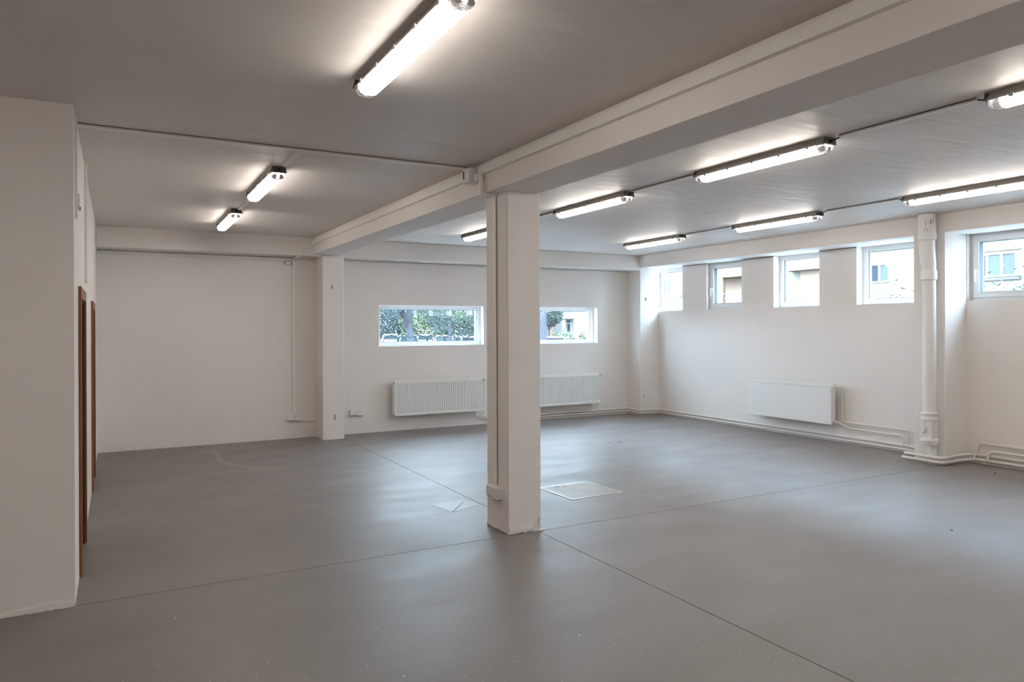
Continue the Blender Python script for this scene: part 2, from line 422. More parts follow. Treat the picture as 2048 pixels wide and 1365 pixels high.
# ------------------------------------------------------------------ ceiling lights
def make_light():
    root = empty('fluorescent_light', (0, 0, H))
    L = 0.575
    hp = [(-0.030, -0.0), (0.030, -0.0), (0.036, -0.022), (0.058, -0.040), (0.058, -0.050), (-0.058, -0.050), (-0.058, -0.040), (-0.036, -0.022)]
    MB().prism(hp, 'y', -L-0.055, L+0.055).build('housing', M['housing'], root)
    dp = [(-0.055, -0.050), (0.055, -0.050), (0.052, -0.070), (0.040, -0.088), (0.022, -0.095), (-0.022, -0.095), (-0.040, -0.088), (-0.052, -0.070)]
    MB().prism(dp, 'y', -L+0.01, L-0.01).build('diffuser', M['diffuser'], root)
    for s in (-1, 1):
        e = MB(); n0 = 0
        a = L-0.009; b3 = L+0.035; c3 = L+0.052
        for yy, k in ((a, 1.0), (b3, 0.97), (c3, 0.80)):
            for (x, z) in dp: e.v.append((x*k, s*yy, -0.0505 + (z+0.05)*k))
        q = len(dp)
        for r_ in range(2):
            for i in range(q):
                j = (i+1) % q; e.f.append((r_*q+i, r_*q+j, (r_+1)*q+j, (r_+1)*q+i))
        e.f.append(tuple(range(q))); e.f.append(tuple(range(3*q-1, 2*q-1, -1)))
        cap = e.build('end_cover', M['clear'], root)
        for x in (-0.025, 0.025):
            MB().tube([(x, s*(L-0.006), -0.071), (x, s*(L+0.028), -0.071)], 0.0145, 12).build('tube_socket', M['housing'], cap, smooth=True)
        MB().prism([(-0.05, -0.004), (0.05, -0.004), (0.062, -0.048), (-0.062, -0.048)], 'y', s*(L+0.053), s*(L+0.066)).build('end_plate', M['lampdark'], root)
    for y in (-0.50, -0.25, 0.0, 0.25, 0.50):
        for s in (-1, 1):
            MB().prism([(s*0.058, -0.036), (s*0.066, -0.040), (s*0.064, -0.060), (s*0.056, -0.062)], 'y', y-0.012, y+0.012).build('clip', M['housing'], root)
    for s in (-1, 1):
        MB().tube([(0.0, s*(L+0.062), -0.030), (0.0, s*(L+0.085), -0.030)], 0.012, 10).build('cable_gland', M['black'], root)
    return root
LX = {'L': 1.15, 'R': 4.30, 'S': 6.97}
lights = [('L', 3.06, 'largest, nearest twin-tube ceiling light over the open floor before the long beam'), ('L', 6.60, 'middle one of the ceiling lights before the long beam, below the cross trunking'),
          ('L', 8.92, 'ceiling light nearest the end wall before the long beam'),
          ('R', 3.93, 'ceiling light just behind the long beam, second along its row from the picture edge'), ('R', 6.14, 'ceiling light beside the top of the free-standing column'),
          ('R', 8.56, 'ceiling light partly hidden behind the free-standing column'), ('R', 1.62, 'ceiling light cut by the picture edge, end with grey clip showing'),
          ('S', 3.83, 'ceiling light above the drain pipe, nearest along the window row'), ('S', 6.11, 'middle ceiling light of the row along the high windows'),
          ('S', 8.36, 'ceiling light in the window row nearest the corner column'),
          ('L', 0.3, None), ('L', -2.0, None), ('R', -0.7, None), ('R', -2.6, None), ('S', 1.6, None), ('S', -0.7, None), ('X', 0.5, None), ('X', 3.0, None)]  # entries without text are unseen lights, added to light the room
LX['X'] = -2.6
proto = make_light()
hid = 0
for i, (row, y, lab) in enumerate(lights):
    o = proto if i == 0 else dup(proto)
    o.location = (LX[row], y, H)
    if lab: tag(o, lab, 'ceiling light', 'fluorescent ceiling lights')
    else: tag(o, 'unseen twin-tube ceiling light added to light the rest of the room', 'ceiling light', 'added unseen ceiling lights')

# ------------------------------------------------------------------ cable trunking
def trunking(name, boxes, label, group='white cable trunking', material=None, seam=None):
    mb = MB()
    for b_ in boxes: mb.box(*b_)
    o = mb.build(name, material or M['trunk'], bevel=0.0015)
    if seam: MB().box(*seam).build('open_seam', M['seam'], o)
    return tag(o, label, 'cable trunking', group)
TH = 0.018
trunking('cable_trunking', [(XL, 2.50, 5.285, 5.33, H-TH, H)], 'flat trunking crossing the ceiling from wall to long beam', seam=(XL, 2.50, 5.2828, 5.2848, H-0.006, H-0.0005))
trunking('cable_trunking', [(1.16, 1.20, 5.34, 5.87, H-TH, H)], 'short trunking from the cross trunking to the first far light')
trunking('cable_trunking', [(1.16, 1.20, 7.27, 8.25, H-TH, H)], 'short trunking between the two far lights before the long beam')
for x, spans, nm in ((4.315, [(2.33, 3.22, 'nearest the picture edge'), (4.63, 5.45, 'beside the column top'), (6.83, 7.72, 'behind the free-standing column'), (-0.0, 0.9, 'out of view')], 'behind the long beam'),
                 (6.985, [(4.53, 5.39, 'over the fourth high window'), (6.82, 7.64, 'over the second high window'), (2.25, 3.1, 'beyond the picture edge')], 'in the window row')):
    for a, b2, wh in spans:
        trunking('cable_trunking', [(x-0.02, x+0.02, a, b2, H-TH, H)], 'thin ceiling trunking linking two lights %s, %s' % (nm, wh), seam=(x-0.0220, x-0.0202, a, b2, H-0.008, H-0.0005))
def cable(pts, r, label):
    o = MB().tube(pts, r, 8).build('cable', M['black'], smooth=True); tag(o, label, 'cable', 'black lamp cables')
for row, x in (('R', 4.305), ('S', 6.975)):
    for c, what in {'R': ((3.93, 'light behind the long beam'), (6.14, 'light beside the column top'), (1.62, 'light cut by the picture edge')), 'S': ((3.83, 'light above the drain pipe'), (6.11, 'middle light of the window row'), (8.36, 'light nearest the corner column'))}[row]:
        for s in (-1, 1):
            if s > 0 and c in (8.36,): continue
            cable([(x, c+s*0.655, H-0.03), (x+0.004, c+s*0.675, H-0.024), (x+0.006, c+s*0.715, H-0.010)], 0.0045, 'short black cable at the %s end of the %s' % ('near' if s < 0 else 'far', what))
cable([(1.155, 2.40, H-0.03), (1.16, 2.36, H-0.02), (1.17, 2.30, H-0.008)], 0.006, 'black cable at the near end of the largest light')

# duct along the long beam (follows the slightly slanting beam face)
def along_beam(z0, z1, off0, off1, ya, yb):
    def bx(y): return 2.64 + (2.483-2.64)*(y-Y0)/(YF-Y0)
    mb = MB(); n = 0
    for y in (ya, yb):
        x = bx(y); mb.v += [(x-off1, y, z0), (x-off0, y, z0), (x-off0, y, z1), (x-off1, y, z1)]
    mb.f += [(0, 1, 2, 3), (7, 6, 5, 4), (0, 4, 5, 1), (1, 5, 6, 2), (2, 6, 7, 3), (3, 7, 4, 0)]
    return mb
o = along_beam(2.803, 2.862, -0.002, 0.036, Y0, 5.13).build('cable_trunking', M['trunk'], bevel=0.0015); tag(o, 'wide trunking on the long beam before the junction box', 'cable trunking', 'white cable trunking')
o = along_beam(2.797, 2.850, -0.002, 0.032, 5.30, YF).build('cable_trunking', M['trunk'], bevel=0.0015); tag(o, 'wide trunking on the long beam between junction box and end wall', 'cable trunking', 'white cable trunking')
trunking('cable_trunking', [(2.500, 2.524, 5.055, 5.090, 2.655, 2.80)], 'short trunking dropping down the beam face above the free column')
trunking('cable_trunking', [(2.500, 2.650, 5.055, 5.090, 2.638, 2.659)], 'short trunking under the beam reaching the free column')
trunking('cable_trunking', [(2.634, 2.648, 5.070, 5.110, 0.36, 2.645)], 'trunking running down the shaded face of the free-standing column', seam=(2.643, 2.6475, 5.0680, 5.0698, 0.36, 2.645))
jb = empty('junction_box', (2.50, 5.21, 2.81))
MB().box(-0.052, 0.02, -0.065, 0.065, -0.055, 0.055).build('box', M['socket'], jb, bevel=0.004)
MB().box(-0.020, 0.02, -0.120, -0.068, -0.055, 0.0).build('side_box', M['trunk'], jb, bevel=0.003)
MB().box(-0.054, -0.052, 0.035, 0.055, -0.02, 0.04).build('cable_hole', M['gap'], jb)
tag(jb, 'small grey junction box on the long beam above the free-standing column', 'junction box')

# trunking on the end wall, left bay
trunking('cable_trunking', [(XL, 2.255, YB-0.03, YB, 2.585, 2.622)], 'trunking along the end wall just under its beam')
trunking('cable_trunking', [(2.255, 2.295, YB-0.022, YB, 0.36, 2.585)], 'trunking dropping down the end wall to the double socket')
trunking('cable_trunking', [(2.255, 2.295, YB-0.30, YB, 2.615, 2.637)], 'short trunking under the end wall beam above the drop')
trunking('cable_trunking', [(2.262, 2.298, YF-0.018, YF, 2.615, 2.765)], 'short trunking rising over the face of the end wall beam')
trunking('cable_trunking', [(2.298, 2.46, YF-0.018, YF, 2.735, 2.765)], 'short trunking joining the end wall beam to the long beam')
jb2 = empty('junction_box', (2.21, YB, 2.555))
MB().box(-0.055, 0.03, -0.045, -0.001, -0.03, 0.022).build('box', M['socket'], jb2, bevel=0.003)
MB().box(-0.058, -0.055, -0.04, -0.002, -0.02, 0.018).build('cable_hole', M['gap'], jb2)
MB().box(0.03, 0.036, -0.045, -0.002, -0.032, 0.024).build('cable_hole', M['gap'], jb2)
MB().box(-0.05, 0.02, -0.047, -0.045, 0.019, 0.025).build('lid_edge', M['gap'], jb2)
tag(jb2, 'small junction box hanging under the trunking on the end wall', 'junction box')

# left wall trunking
trunking('cable_trunking', [(XL, XL+0.014, 5.02, 5.06, 2.27, 2.86)], 'trunking on the wall seen edge-on beside the big wall corner')
trunking('cable_trunking', [(XL, XL+0.020, 6.52, 6.56, 1.96, H)], 'trunking running down to the nearer brown door')
sw = empty('wall_switch', (XL, 5.42, 2.42)); MB().box(0, 0.012, -0.03, 0.03, -0.05, 0.05).build('body', M['socket'], sw, bevel=0.002); MB().box(0.012, 0.016, -0.02, 0.02, -0.05, -0.03).build('lower_edge', M['gap'], sw)
tag(sw, 'tiny plastic fitting on the wall seen edge-on above the nearer door', 'switch')

# ------------------------------------------------------------------ sockets
def socket(loc, rz, label, drop=True):
    r_ = empty('double_socket', loc, rz)          # local: x along wall, -y into room
    MB().box(-0.10, 0.0, -0.045, 0, -0.042, 0.038).build('body', M['socket'], r_, bevel=0.004)
    b2 = MB().box(0.003, 0.10, -0.052, 0, -0.050, 0.042).build('cover', M['socket'], r_, bevel=0.005)
    MB().box(0.012, 0.092, -0.050, -0.004, -0.054, -0.050).build('hinge_gap', M['gap'], r_)
    MB().box(-0.09, -0.005, -0.043, -0.004, -0.046, -0.042).build('hinge_gap', M['gap'], r_)
    return tag(r_, label, 'socket', 'double wall sockets')
socket((2.648, 5.09, 0.305), -PI/2, 'grey double socket low on the free-standing column')
s1 = socket((2.28, YB, 0.31), 0, 'white double socket on the end wall at the foot of the trunking')
s2 = socket((3.20, YB, 0.325), 0, 'white double socket on the end wall just past the pilaster')
MB().box(2.268, 2.284, YB-0.03, YB-0.022, 0.352, 0.362).build('cable_hole', M['gap'], None).parent = s1
bpy.data.objects['cable_hole.003' if 'cable_hole.003' in bpy.data.objects else 'cable_hole'].matrix_parent_inverse = s1.matrix_world.inverted()
trunking('cable_trunking', [(2.34, 2.60, YB-0.014, YB, 0.238, 0.258)], 'thin trunking from the end wall socket to the pilaster')
trunking('cable_trunking', [(2.912, 3.26, YB-0.014, YB, 0.250, 0.270)], 'thin trunking from the pilaster to the second socket')
def hook(loc, rz, label):
    r_ = empty('wall_hook', loc, rz)
    MB().tube([(0, -0.012, 0.03), (0.006, -0.014, 0.0), (0, -0.012, -0.03), (-0.008, -0.012, -0.01), (-0.004, -0.012, 0.02)], 0.0045, 6).build('bracket', M['housing'], r_, smooth=True)
    MB().box(-0.016, 0.014, -0.009, 0.0, -0.034, 0.036).build('plate', M['socket'], r_, bevel=0.002)
    tag(r_, label, 'hook', 'small wall brackets')
hook((2.74, YF-0.02, 2.20), 0, 'tiny bracket high on the pilaster of the end wall')
hook((2.775, YF-0.02, 0.325), 0, 'tiny bracket low on the pilaster of the end wall')
hook((8.50, YF, 2.12), 0, 'tiny dark bracket on the corner column level with the first window')
hook((8.44, YF, 0.34), 0, 'tiny dark bracket low on the corner column')

# ------------------------------------------------------------------ radiators
def rad_shell(w, h, d):
    """local: x along wall 0..w, y 0 (front) .. d (back), z 0..h"""
def radiator_ribbed(x0, label, w=1.50, h=0.535, z0=0.248, yf=10.575, yb=10.675):
    r_ = empty('radiator', (x0, yf, z0))
    d = yb-yf
    n = 45; st = (w-0.05)/n
    mb = MB()
    xs = []
    prof = [(0.0, 0.0)]
    for i in range(n):
        a = 0.025+i*st
        prof += [(a, 0.0), (a+st*0.55, 0.0), (a+st*0.68, 0.011), (a+st*0.88, 0.011)]
    prof += [(w-0.025, 0.0), (w, 0.0)]
    zz = (0.042, h-0.042)
    for z in zz:
        for x, y in prof: mb.v.append((x, y, z))
    k = len(prof)
    for i in range(k-1): mb.f.append((i, i+1, k+i+1, k+i))
    mb.build('front_panel', M['radiator'], r_)
    MB().box(0, w, -0.003, 0.012, 0.0, 0.042).build('bottom_rail', M['radiator'], r_, bevel=0.003)
    MB().box(0, w, -0.003, 0.012, h-0.042, h).build('top_rail', M['radiator'], r_, bevel=0.003)
    MB().box(0.001, w-0.001, d-0.012, d, 0.002, h-0.004).build('back_panel', M['radiator'], r_)
    MB().box(0.004, w-0.004, 0.014, d-0.014, 0.012, h-0.03).build('convector', M['radiator'], r_)
    MB().box(-0.0035, -0.0005, 0.004, d, 0.012, h-0.006).build('side_cover', M['radiator'], r_)
    MB().box(w+0.0005, w+0.0035, 0.004, d, 0.012, h-0.006).build('side_cover', M['radiator'], r_)
    tg = MB(); tg.box(-0.001, w+0.001, 0.010, d+0.002, h-0.004, h+0.001); tg.build('top_grille', M['radiator'], r_)
    for z in (0.02, h-0.02):
        MB().tube([(-0.012, 0.008, z), (0.004, 0.008, z)], 0.009, 8).build('plug', M['gasket'], r_)
    MB().tube([(w+0.002, 0.03, h-0.03), (w+0.05, 0.03, h-0.03)], 0.013, 10).build('valve', M['chrome'], r_, smooth=True)
    MB().tube([(w+0.04, 0.02, h-0.03), (w+0.04, -0.05, h-0.026)], [0.018, 0.02], 12).build('valve_knob', M['socket'], r_, smooth=True)
    MB().tube([(w+0.002, 0.03, 0.03), (w+0.035, 0.03, 0.03)], 0.011, 10).build('valve', M['chrome'], r_, smooth=True)
    for x in (0.25, w-0.25):
        MB().box(x-0.02, x+0.02, d+0.0, YB-yf+0.002, 0.06, h-0.06).build('wall_bracket', M['radiator'], r_)
    tag(r_, label, 'radiator', 'panel radiators')
    return r_
radiator_ribbed(3.745, 'white ribbed radiator under the first wide end wall window')
radiator_ribbed(6.07, 'white ribbed radiator beyond the free column under the second wide window')
def radiator_flat():
    xf, xb = 8.615, 8.70; y0, y1 = 6.60, 8.10; z0, h = 0.262, 0.54
    r_ = empty('radiator', (xf, y0, z0)); w = y1-y0; d = xb-xf
    MB().box(0, 0.012, 0, w, 0.0, h-0.05).build('front_panel', M['radiator'], r_, bevel=0.004)
    MB().box(0.001, 0.012, 0, w, h-0.047, h).build('top_rail', M['radiator'], r_, bevel=0.003)
    MB().box(0.001, 0.02, 0.0, w, -0.012, 0.002).build('bottom_rail', M['radiator'], r_)
    MB().box(d-0.012, d, 0.001, w-0.001, 0.0, h-0.01).build('back_panel', M['radiator'], r_)
    MB().box(0.014, d-0.014, 0.004, w-0.004, 0.012, h-0.03).build('convector', M['radiator'], r_)
    for yy in (-0.0035, w+0.0005): MB().box(0.004, d, yy, yy+0.003, 0.006, h-0.006).build('side_cover', M['radiator'], r_)
    MB().box(0.012, d+0.002, 0.0, w, h-0.006, h).build('top_grille', M['radiator'], r_)
    MB().tube([(0.03, -0.002, h-0.035), (0.03, -0.05, h-0.035)], 0.013, 10).build('valve', M['socket'], r_, smooth=True)
    MB().tube([(0.02, -0.03, h-0.035), (-0.045, -0.03, h-0.033)], [0.019, 0.022], 12).build('valve_knob', M['socket'], r_, smooth=True)
    MB().tube([(0.03, -0.002, 0.03), (0.03, -0.04, 0.03)], 0.012, 10).build('valve', M['chrome'], r_, smooth=True)
    for yy in (0.25, w-0.25): MB().box(d, XW-xf+0.002, yy-0.02, yy+0.02, 0.06, h-0.06).build('wall_bracket', M['radiator'], r_)
    tag(r_, 'white flat-front radiator under the high windows', 'radiator', 'panel radiators')
radiator_flat()

# ------------------------------------------------------------------ heating pipes
def pipe(pts, r, label, smoothpts=True):
    P = [Vector(p) for p in pts]
    out = [P[0]]
    for i in range(1, len(P)-1):                      # rounded elbows
        a = P[i-1]-P[i]; b2 = P[i+1]-P[i]
        rr = min(0.035, a.length*0.45, b2.length*0.45)
        A = P[i]+a.normalized()*rr; B = P[i]+b2.normalized()*rr
        for q in range(5):
            t_ = q/4; out.append((1-t_)**2*A + 2*t_*(1-t_)*P[i] + t_*t_*B)
    out.append(P[-1])
    o = MB().tube([tuple(p) for p in out], r, 10).build('heating_pipe', M['pipe'], smooth=True)
    return tag(o, label, 'pipe', 'painted heating pipes')
xp = XW-0.03; yp = YB-0.03
ZU, ZL = 0.098, 0.048
pipe([(5.36, yp, 0.135), (5.42, yp, ZU), (8.32, yp, ZU), (8.325, YF-0.03, ZU-0.008), (xp, YF-0.03, ZU-0.012), (xp, 5.60, ZU-0.012), (8.70, 5.30, ZU-0.012)], 0.0125, 'upper heating pipe along the foot of end wall and window wall up to the column')
pipe([(5.42, yp, ZL+0.012), (8.32, yp, ZL+0.006), (8.325, YF-0.03, ZL-0.002), (xp, YF-0.03, ZL-0.01), (xp, 5.60, ZL-0.012), (8.70, 5.30, ZL-0.012)], 0.0125, 'lower heating pipe along the foot of end wall and window wall up to the column')
# fill behind the pipes (mortar strip)
o = MB().box(XW-0.012, XW, 5.262, YF, 0, 0.03).build('baseboard_right', M['wall']); tag(o, kind='structure')
xq = 8.243
pipe([(8.74, 5.315, 0.085), (8.42, 5.315, 0.09), (xq, 5.315, 0.092), (xq, 4.86, 0.092), (8.60, 4.86, 0.10), (xp, 4.80, 0.105), (xp, 3.0, 0.105)], 0.016, 'upper heating pipe wrapping the wall column below the drain pipe')
pipe([(xq+0.02, 5.34, 0.041), (xq, 5.315, 0.040), (xq, 4.86, 0.040), (8.60, 4.86, 0.040), (xp, 4.80, 0.048), (xp, 3.0, 0.048)], 0.016, 'lower heating pipe wrapping the wall column below the drain pipe')
pipe([(8.65, 6.56, 0.292), (8.66, 6.53, 0.292), (8.76, 6.43, 0.21), (8.765, 5.66, 0.205), (8.765, 5.66, 0.09)], 0.0115, 'return pipe from the flat radiator down to the floor pipes')
pipe([(8.65, 6.56, 0.765), (8.765, 6.53, 0.765), (8.765, 6.53, 0.285), (8.77, 5.60, 0.28), (8.77, 5.60, 0.09)], 0.0095, 'feed pipe from the flat radiator valve along the window wall')
pipe([(8.77, 5.43, 0.30), (8.77, 5.43, 0.085)], 0.014, 'short upright pipe in the nook beside the wall column')
pipe([(8.77, 3.0, 0.24), (8.77, 4.74, 0.24), (8.77, 4.77, 0.14), (8.74, 4.79, 0.05)], 0.011, 'upper feed pipe under the fifth high window')
pipe([(8.75, 3.0, 0.165), (8.75, 4.60, 0.165), (8.75, 4.64, 0.10), (8.745, 4.63, 0.052)], 0.014, 'bent feed pipe under the fifth high window')
# drain cock on the lower pipe
dc = empty('drain_valve', (xp-0.01, 4.68, 0.045))
MB().tube([(0, 0, 0.035), (0, 0, -0.04)], 0.008, 8).build('body', M['pipe'], dc, smooth=True)
MB().tube([(-0.012, -0.03, -0.03), (-0.012, 0.03, -0.03)], 0.006, 8).build('lever', M['pipe'], dc, smooth=True)
tag(dc, 'small painted drain valve on the floor pipes past the wall column', 'valve')
# radiator tails on the end wall
pipe([(5.285, 10.605, 0.755), (5.34, 10.62, 0.75), (5.345, yp-0.01, 0.74), (5.345, yp-0.01, 0.20), (5.28, yp, 0.10), (5.46, yp, 0.085)], 0.008, 'thin feed pipe of the first ribbed radiator')
pipe([(5.20, 10.62, 0.262), (5.20, yp, 0.24), (5.20, yp, 0.135), (5.36, yp, 0.135)], 0.008, 'thin return pipe of the first ribbed radiator')
pipe([(7.61, 10.605, 0.755), (7.665, 10.62, 0.75), (7.675, yp-0.01, 0.74), (7.675, yp-0.01, 0.15), (7.61, yp-0.01, 0.06)], 0.008, 'thin feed pipe of the second ribbed radiator')
pipe([(7.54, 10.62, 0.262), (7.54, yp, 0.25), (7.54, yp, 0.10)], 0.008, 'thin return pipe of the second ribbed radiator')
# ------------------------------------------------------------------ drain stack
ds = empty('drain_pipe', (8.255, 5.01, 0))
P = 0.072
MB().lathe([(P, 0.60), (P, 2.14)], 0, 0, 28).build('pipe', M['stack'], ds, smooth=True)
MB().lathe([(P, 2.13), (P+.012, 2.135), (P+.014, 2.16), (P+.012, 2.235), (P+.004, 2.25), (P, 2.26)], 0, 0, 28).build('collar', M['stack'], ds, smooth=True)
el = MB(); el.tube([(0, 0, 2.24), (0, 0.0, 2.30), (0, 0.015, 2.42), (0.0, 0.024, 2.52), (0, 0.024, 2.60)], [0.072, 0.076, 0.084, 0.086, 0.086], 26); el.build('elbow', M['stack'], ds, smooth=True)
MB().prism([(-0.02, 2.30), (0.11, 2.55), (0.118, 2.585), (0.02, 2.60), (-0.02, 2.5)], 'x', -0.045, 0.04).build('branch', M['stack'], ds, bevel=0.01)
tp = MB(); tp.lathe([(0.084, 2.59), (0.098, 2.60), (0.100, 2.66), (0.094, 2.675), (0.094, 2.895)], 0, 0.022, 28); tp.build('bell', M['stack'], ds, smooth=True)
mk = MB()
for a, z0_, z1_ in ((3.55, 2.76, 2.82), (3.75, 2.69, 2.72), (4.05, 2.77, 2.825), (4.12, 2.775, 2.82), (4.35, 2.78, 2.83), (3.45, 2.70, 2.74), (3.8, 2.78, 2.79), (4.4, 2.655, 2.665), (3.65, 2.655, 2.663)):
    x = 0.0945*math.cos(a); y = 0.022+0.0945*math.sin(a); mk.box(x-0.002, x+0.002, y-0.003, y+0.003, z0_, z1_)
mk.build('paint_crack', M['housing'], ds)
MB().lathe([(P, 0.50), (P+.004, 0.51), (P+.018, 0.515), (P+.018, 0.545), (P+.006, 0.555), (P+.006, 0.575), (P+.022, 0.582), (P+.022, 0.60), (P+.004, 0.606)], 0, 0, 28).build('collar', M['stack'], ds, smooth=True)
MB().box(-0.073, 0.06, -0.066, 0.066, 0.29, 0.51).build('inspection_body', M['stack'], ds, bevel=0.015)
cl = MB().tube([(-0.078, 0.035, 0.485), (-0.090, 0.010, 0.43), (-0.088, 0.0, 0.40), (-0.084, 0.03, 0.36)], [0.016, 0.018, 0.012, 0.007], 10).build('clamp_screw', M['stack'], ds, smooth=True)
MB().tube([(-0.10, 0.004, 0.405), (-0.094, 0.004, 0.405)], 0.008, 8).build('nut', M['housing'], cl)
MB().lathe([(0.075, 0.225), (0.078, 0.235), (0.084, 0.24), (0.084, 0.262), (0.096, 0.27), (0.096, 0.295), (0.08, 0.305)], 0, 0, 28).build('collar', M['stack'], ds, smooth=True)
MB().lathe([(0.056, 0.0), (0.056, 0.23)], 0.052, 0.004, 24, sx=0.5).build('foot_pipe', M['stack'], ds, smooth=True)
tag(ds, 'thick white-painted drain pipe with collars against the wall column', 'drain pipe')
hk = empty('pipe_bracket', (XF, 5.13, 2.60)); MB().box(-0.03, 0, 0, 0.05, 0, 0.012).build('arm', M['housing'], hk)
tag(hk, 'tiny dark bracket beside the top of the drain pipe', 'bracket')

# ------------------------------------------------------------------ floor hatch and flecks
ht = empty('floor_hatch', (3.71, 5.617, 0))
MB().prism([(0.0, 0.0), (0.585, 0.0), (0.56, 0.563), (-0.01, 0.563)], 'z', 0.0002, 0.003).build('cover', M['hatch'], ht)
for a, b2 in (((0.0, 0.0), (0.585, 0.0)), ((0.585, 0.0), (0.56, 0.563)), ((-0.01, 0.563), (0.0, 0.0)), ((0.56, 0.563), (-0.01, 0.563))):
    d = (Vector(b2)-Vector(a)).normalized(); n_ = Vector((-d.y, d.x))*0.004
    MB().prism([(a[0]-n_.x, a[1]-n_.y), (b2[0]-n_.x, b2[1]-n_.y), (b2[0]+n_.x, b2[1]+n_.y), (a[0]+n_.x, a[1]+n_.y)], 'z', 0.0003, 0.0055).build('metal_edge', M['steel'], ht)
sc_ = MB(); rg = random.Random(11)
for i in range(14):
    x = rg.uniform(0.05, 0.25); y = rg.uniform(0.42, 0.55); l = rg.uniform(0.01, 0.035); a = rg.uniform(-0.5, 0.5)
    sc_.prism([(x, y), (x+l*math.cos(a), y+l*math.sin(a)), (x+l*math.cos(a), y+l*math.sin(a)+0.004), (x, y+0.005)], 'z', 0.0031, 0.0036)
sc_.build('scuff_mark', M['gap'], ht)
tag(ht, 'square floor hatch with bright metal edges behind the free column', 'hatch')
fk = MB(); rg = random.Random(5)
for i in range(2400):
    d = 1.9 + 3.4*rg.random()**1.5; a = rg.uniform(-0.66, 0.64)
    if rg.random() < 0.5:
        cs = rg.choice([(2.55, -0.30), (2.45, -0.05), (2.3, 0.05), (2.5, 0.25), (2.6, 0.45), (3.1, -0.42), (2.7, -0.1)]); d = cs[0]+rg.gauss(0, 0.22); a = cs[1]+rg.gauss(0, 0.05)
    if d < 1.7: continue
    p = F*d + R0*(math.tan(a)*d)
    s_ = rg.uniform(0.0009, 0.0034) * (2.0 if rg.random() < 0.05 else 1)
    k = 5; n = len(fk.v)
    for q in range(k):
        an = 2*PI*q/k; w = s_*rg.uniform(0.6, 1.3); fk.v.append((p.x+w*math.cos(an), p.y+w*math.sin(an), 0.0006))
    fk.v.append((p.x, p.y, 0.0011))
    for q in range(k): fk.f.append((n+q, n+(q+1) % k, n+k))
o = fk.build('paint_flecks', M['fleck']); tag(o, 'tiny white paint flecks scattered over the near floor', 'paint flecks', kind='stuff')
dk = empty('floor_pebbles')
tag(dk, 'few tiny dark crumbs on the bluish floor near the windows', 'debris')
for (x, y, s_) in ((6.15, 8.1, 0.014), (6.0, 8.15, 0.01), (5.9, 8.05, 0.008), (5.72, 3.3, 0.010), (8.35, 4.35, 0.012)):
    mb = MB(); lump(mb, x, y, 0.0004, s_); mb.build('crumb', M['black'], dk)

# ================================================================== OUTSIDE
GZ = -0.5
M['asphalt'] = mat('asphalt', (0.062, 0.062, 0.065), 0.9, spec=0.08, noise=(0.5, 0.15, 4))
M['grassm'] = mat('yard_gravel', (0.15, 0.145, 0.14), 0.9, spec=0.08, noise=(0.8, 0.3, 4))
M['bark'] = mat('bark', (0.043, 0.043, 0.050), 0.9, spec=0.08, noise=(6, 0.25, 4), bump=(12, 0.5, 0.03))
M['leafA'] = mat('leaves_blue_green', (0.037, 0.055, 0.046), 0.6, spec=0.08, noise=(0.7, 0.4, 3))  # leaf colours here are greyed, with distance haze put into them
M['leafB'] = mat('leaves_yellow_green', (0.077, 0.093, 0.053), 0.6, spec=0.08, noise=(0.7, 0.35, 3))
M['leafC'] = mat('leaves_haze_grey', (0.046, 0.059, 0.059), 0.6, spec=0.08, noise=(0.7, 0.35, 3))
M['peach'] = mat('peach_render', (0.115, 0.081, 0.059), 0.9, spec=0.08, noise=(0.5, 0.05, 3))
M['peach_loggia'] = mat('peach_loggia_render', (0.27, 0.185, 0.135), 0.9, spec=0.05)
M['cream'] = mat('cream_render', (0.160, 0.125, 0.085), 0.9, spec=0.08, noise=(0.4, 0.04, 3))
M['white_r'] = mat('white_render', (0.150, 0.128, 0.105), 0.9, spec=0.08, noise=(0.4, 0.03, 3))
M['grey_r'] = mat('grey_render', (0.068, 0.062, 0.062), 0.9, spec=0.08)
M['far_frame'] = mat('white_frame', (0.190, 0.175, 0.155), 0.5, spec=0.08)
M['far_glass'] = mat('dark_far_glass', (0.02, 0.025, 0.03), 0.7, spec=0.05)
M['curtain'] = mat('pale_curtain', (0.053, 0.061, 0.068), 0.8, spec=0.08)
M['porch_peach'] = mat('porch_peach_render', (0.165, 0.112, 0.078), 0.9, spec=0.05)
M['porch_white'] = mat('porch_white_render', (0.210, 0.190, 0.165), 0.9, spec=0.05)
M['porch_grey'] = mat('porch_grey_render', (0.105, 0.095, 0.095), 0.9, spec=0.05)
M['porch_door'] = mat('porch_door_white', (0.260, 0.250, 0.240), 0.7, spec=0.05)
M['rail'] = mat('painted_steel_rail', (0.008, 0.012, 0.012), 0.6, spec=0.08)

o = MB().box(-60, 120, YO, 140, GZ-0.3, GZ).build('ground', M['asphalt']); tag(o, 'asphalt street and car park behind the end wall windows', kind='structure')
o = MB().box(XO, 120, -40, YO, GZ-0.3, GZ).build('ground', M['grassm']); tag(o, 'gravel yard outside the high windows', kind='structure')

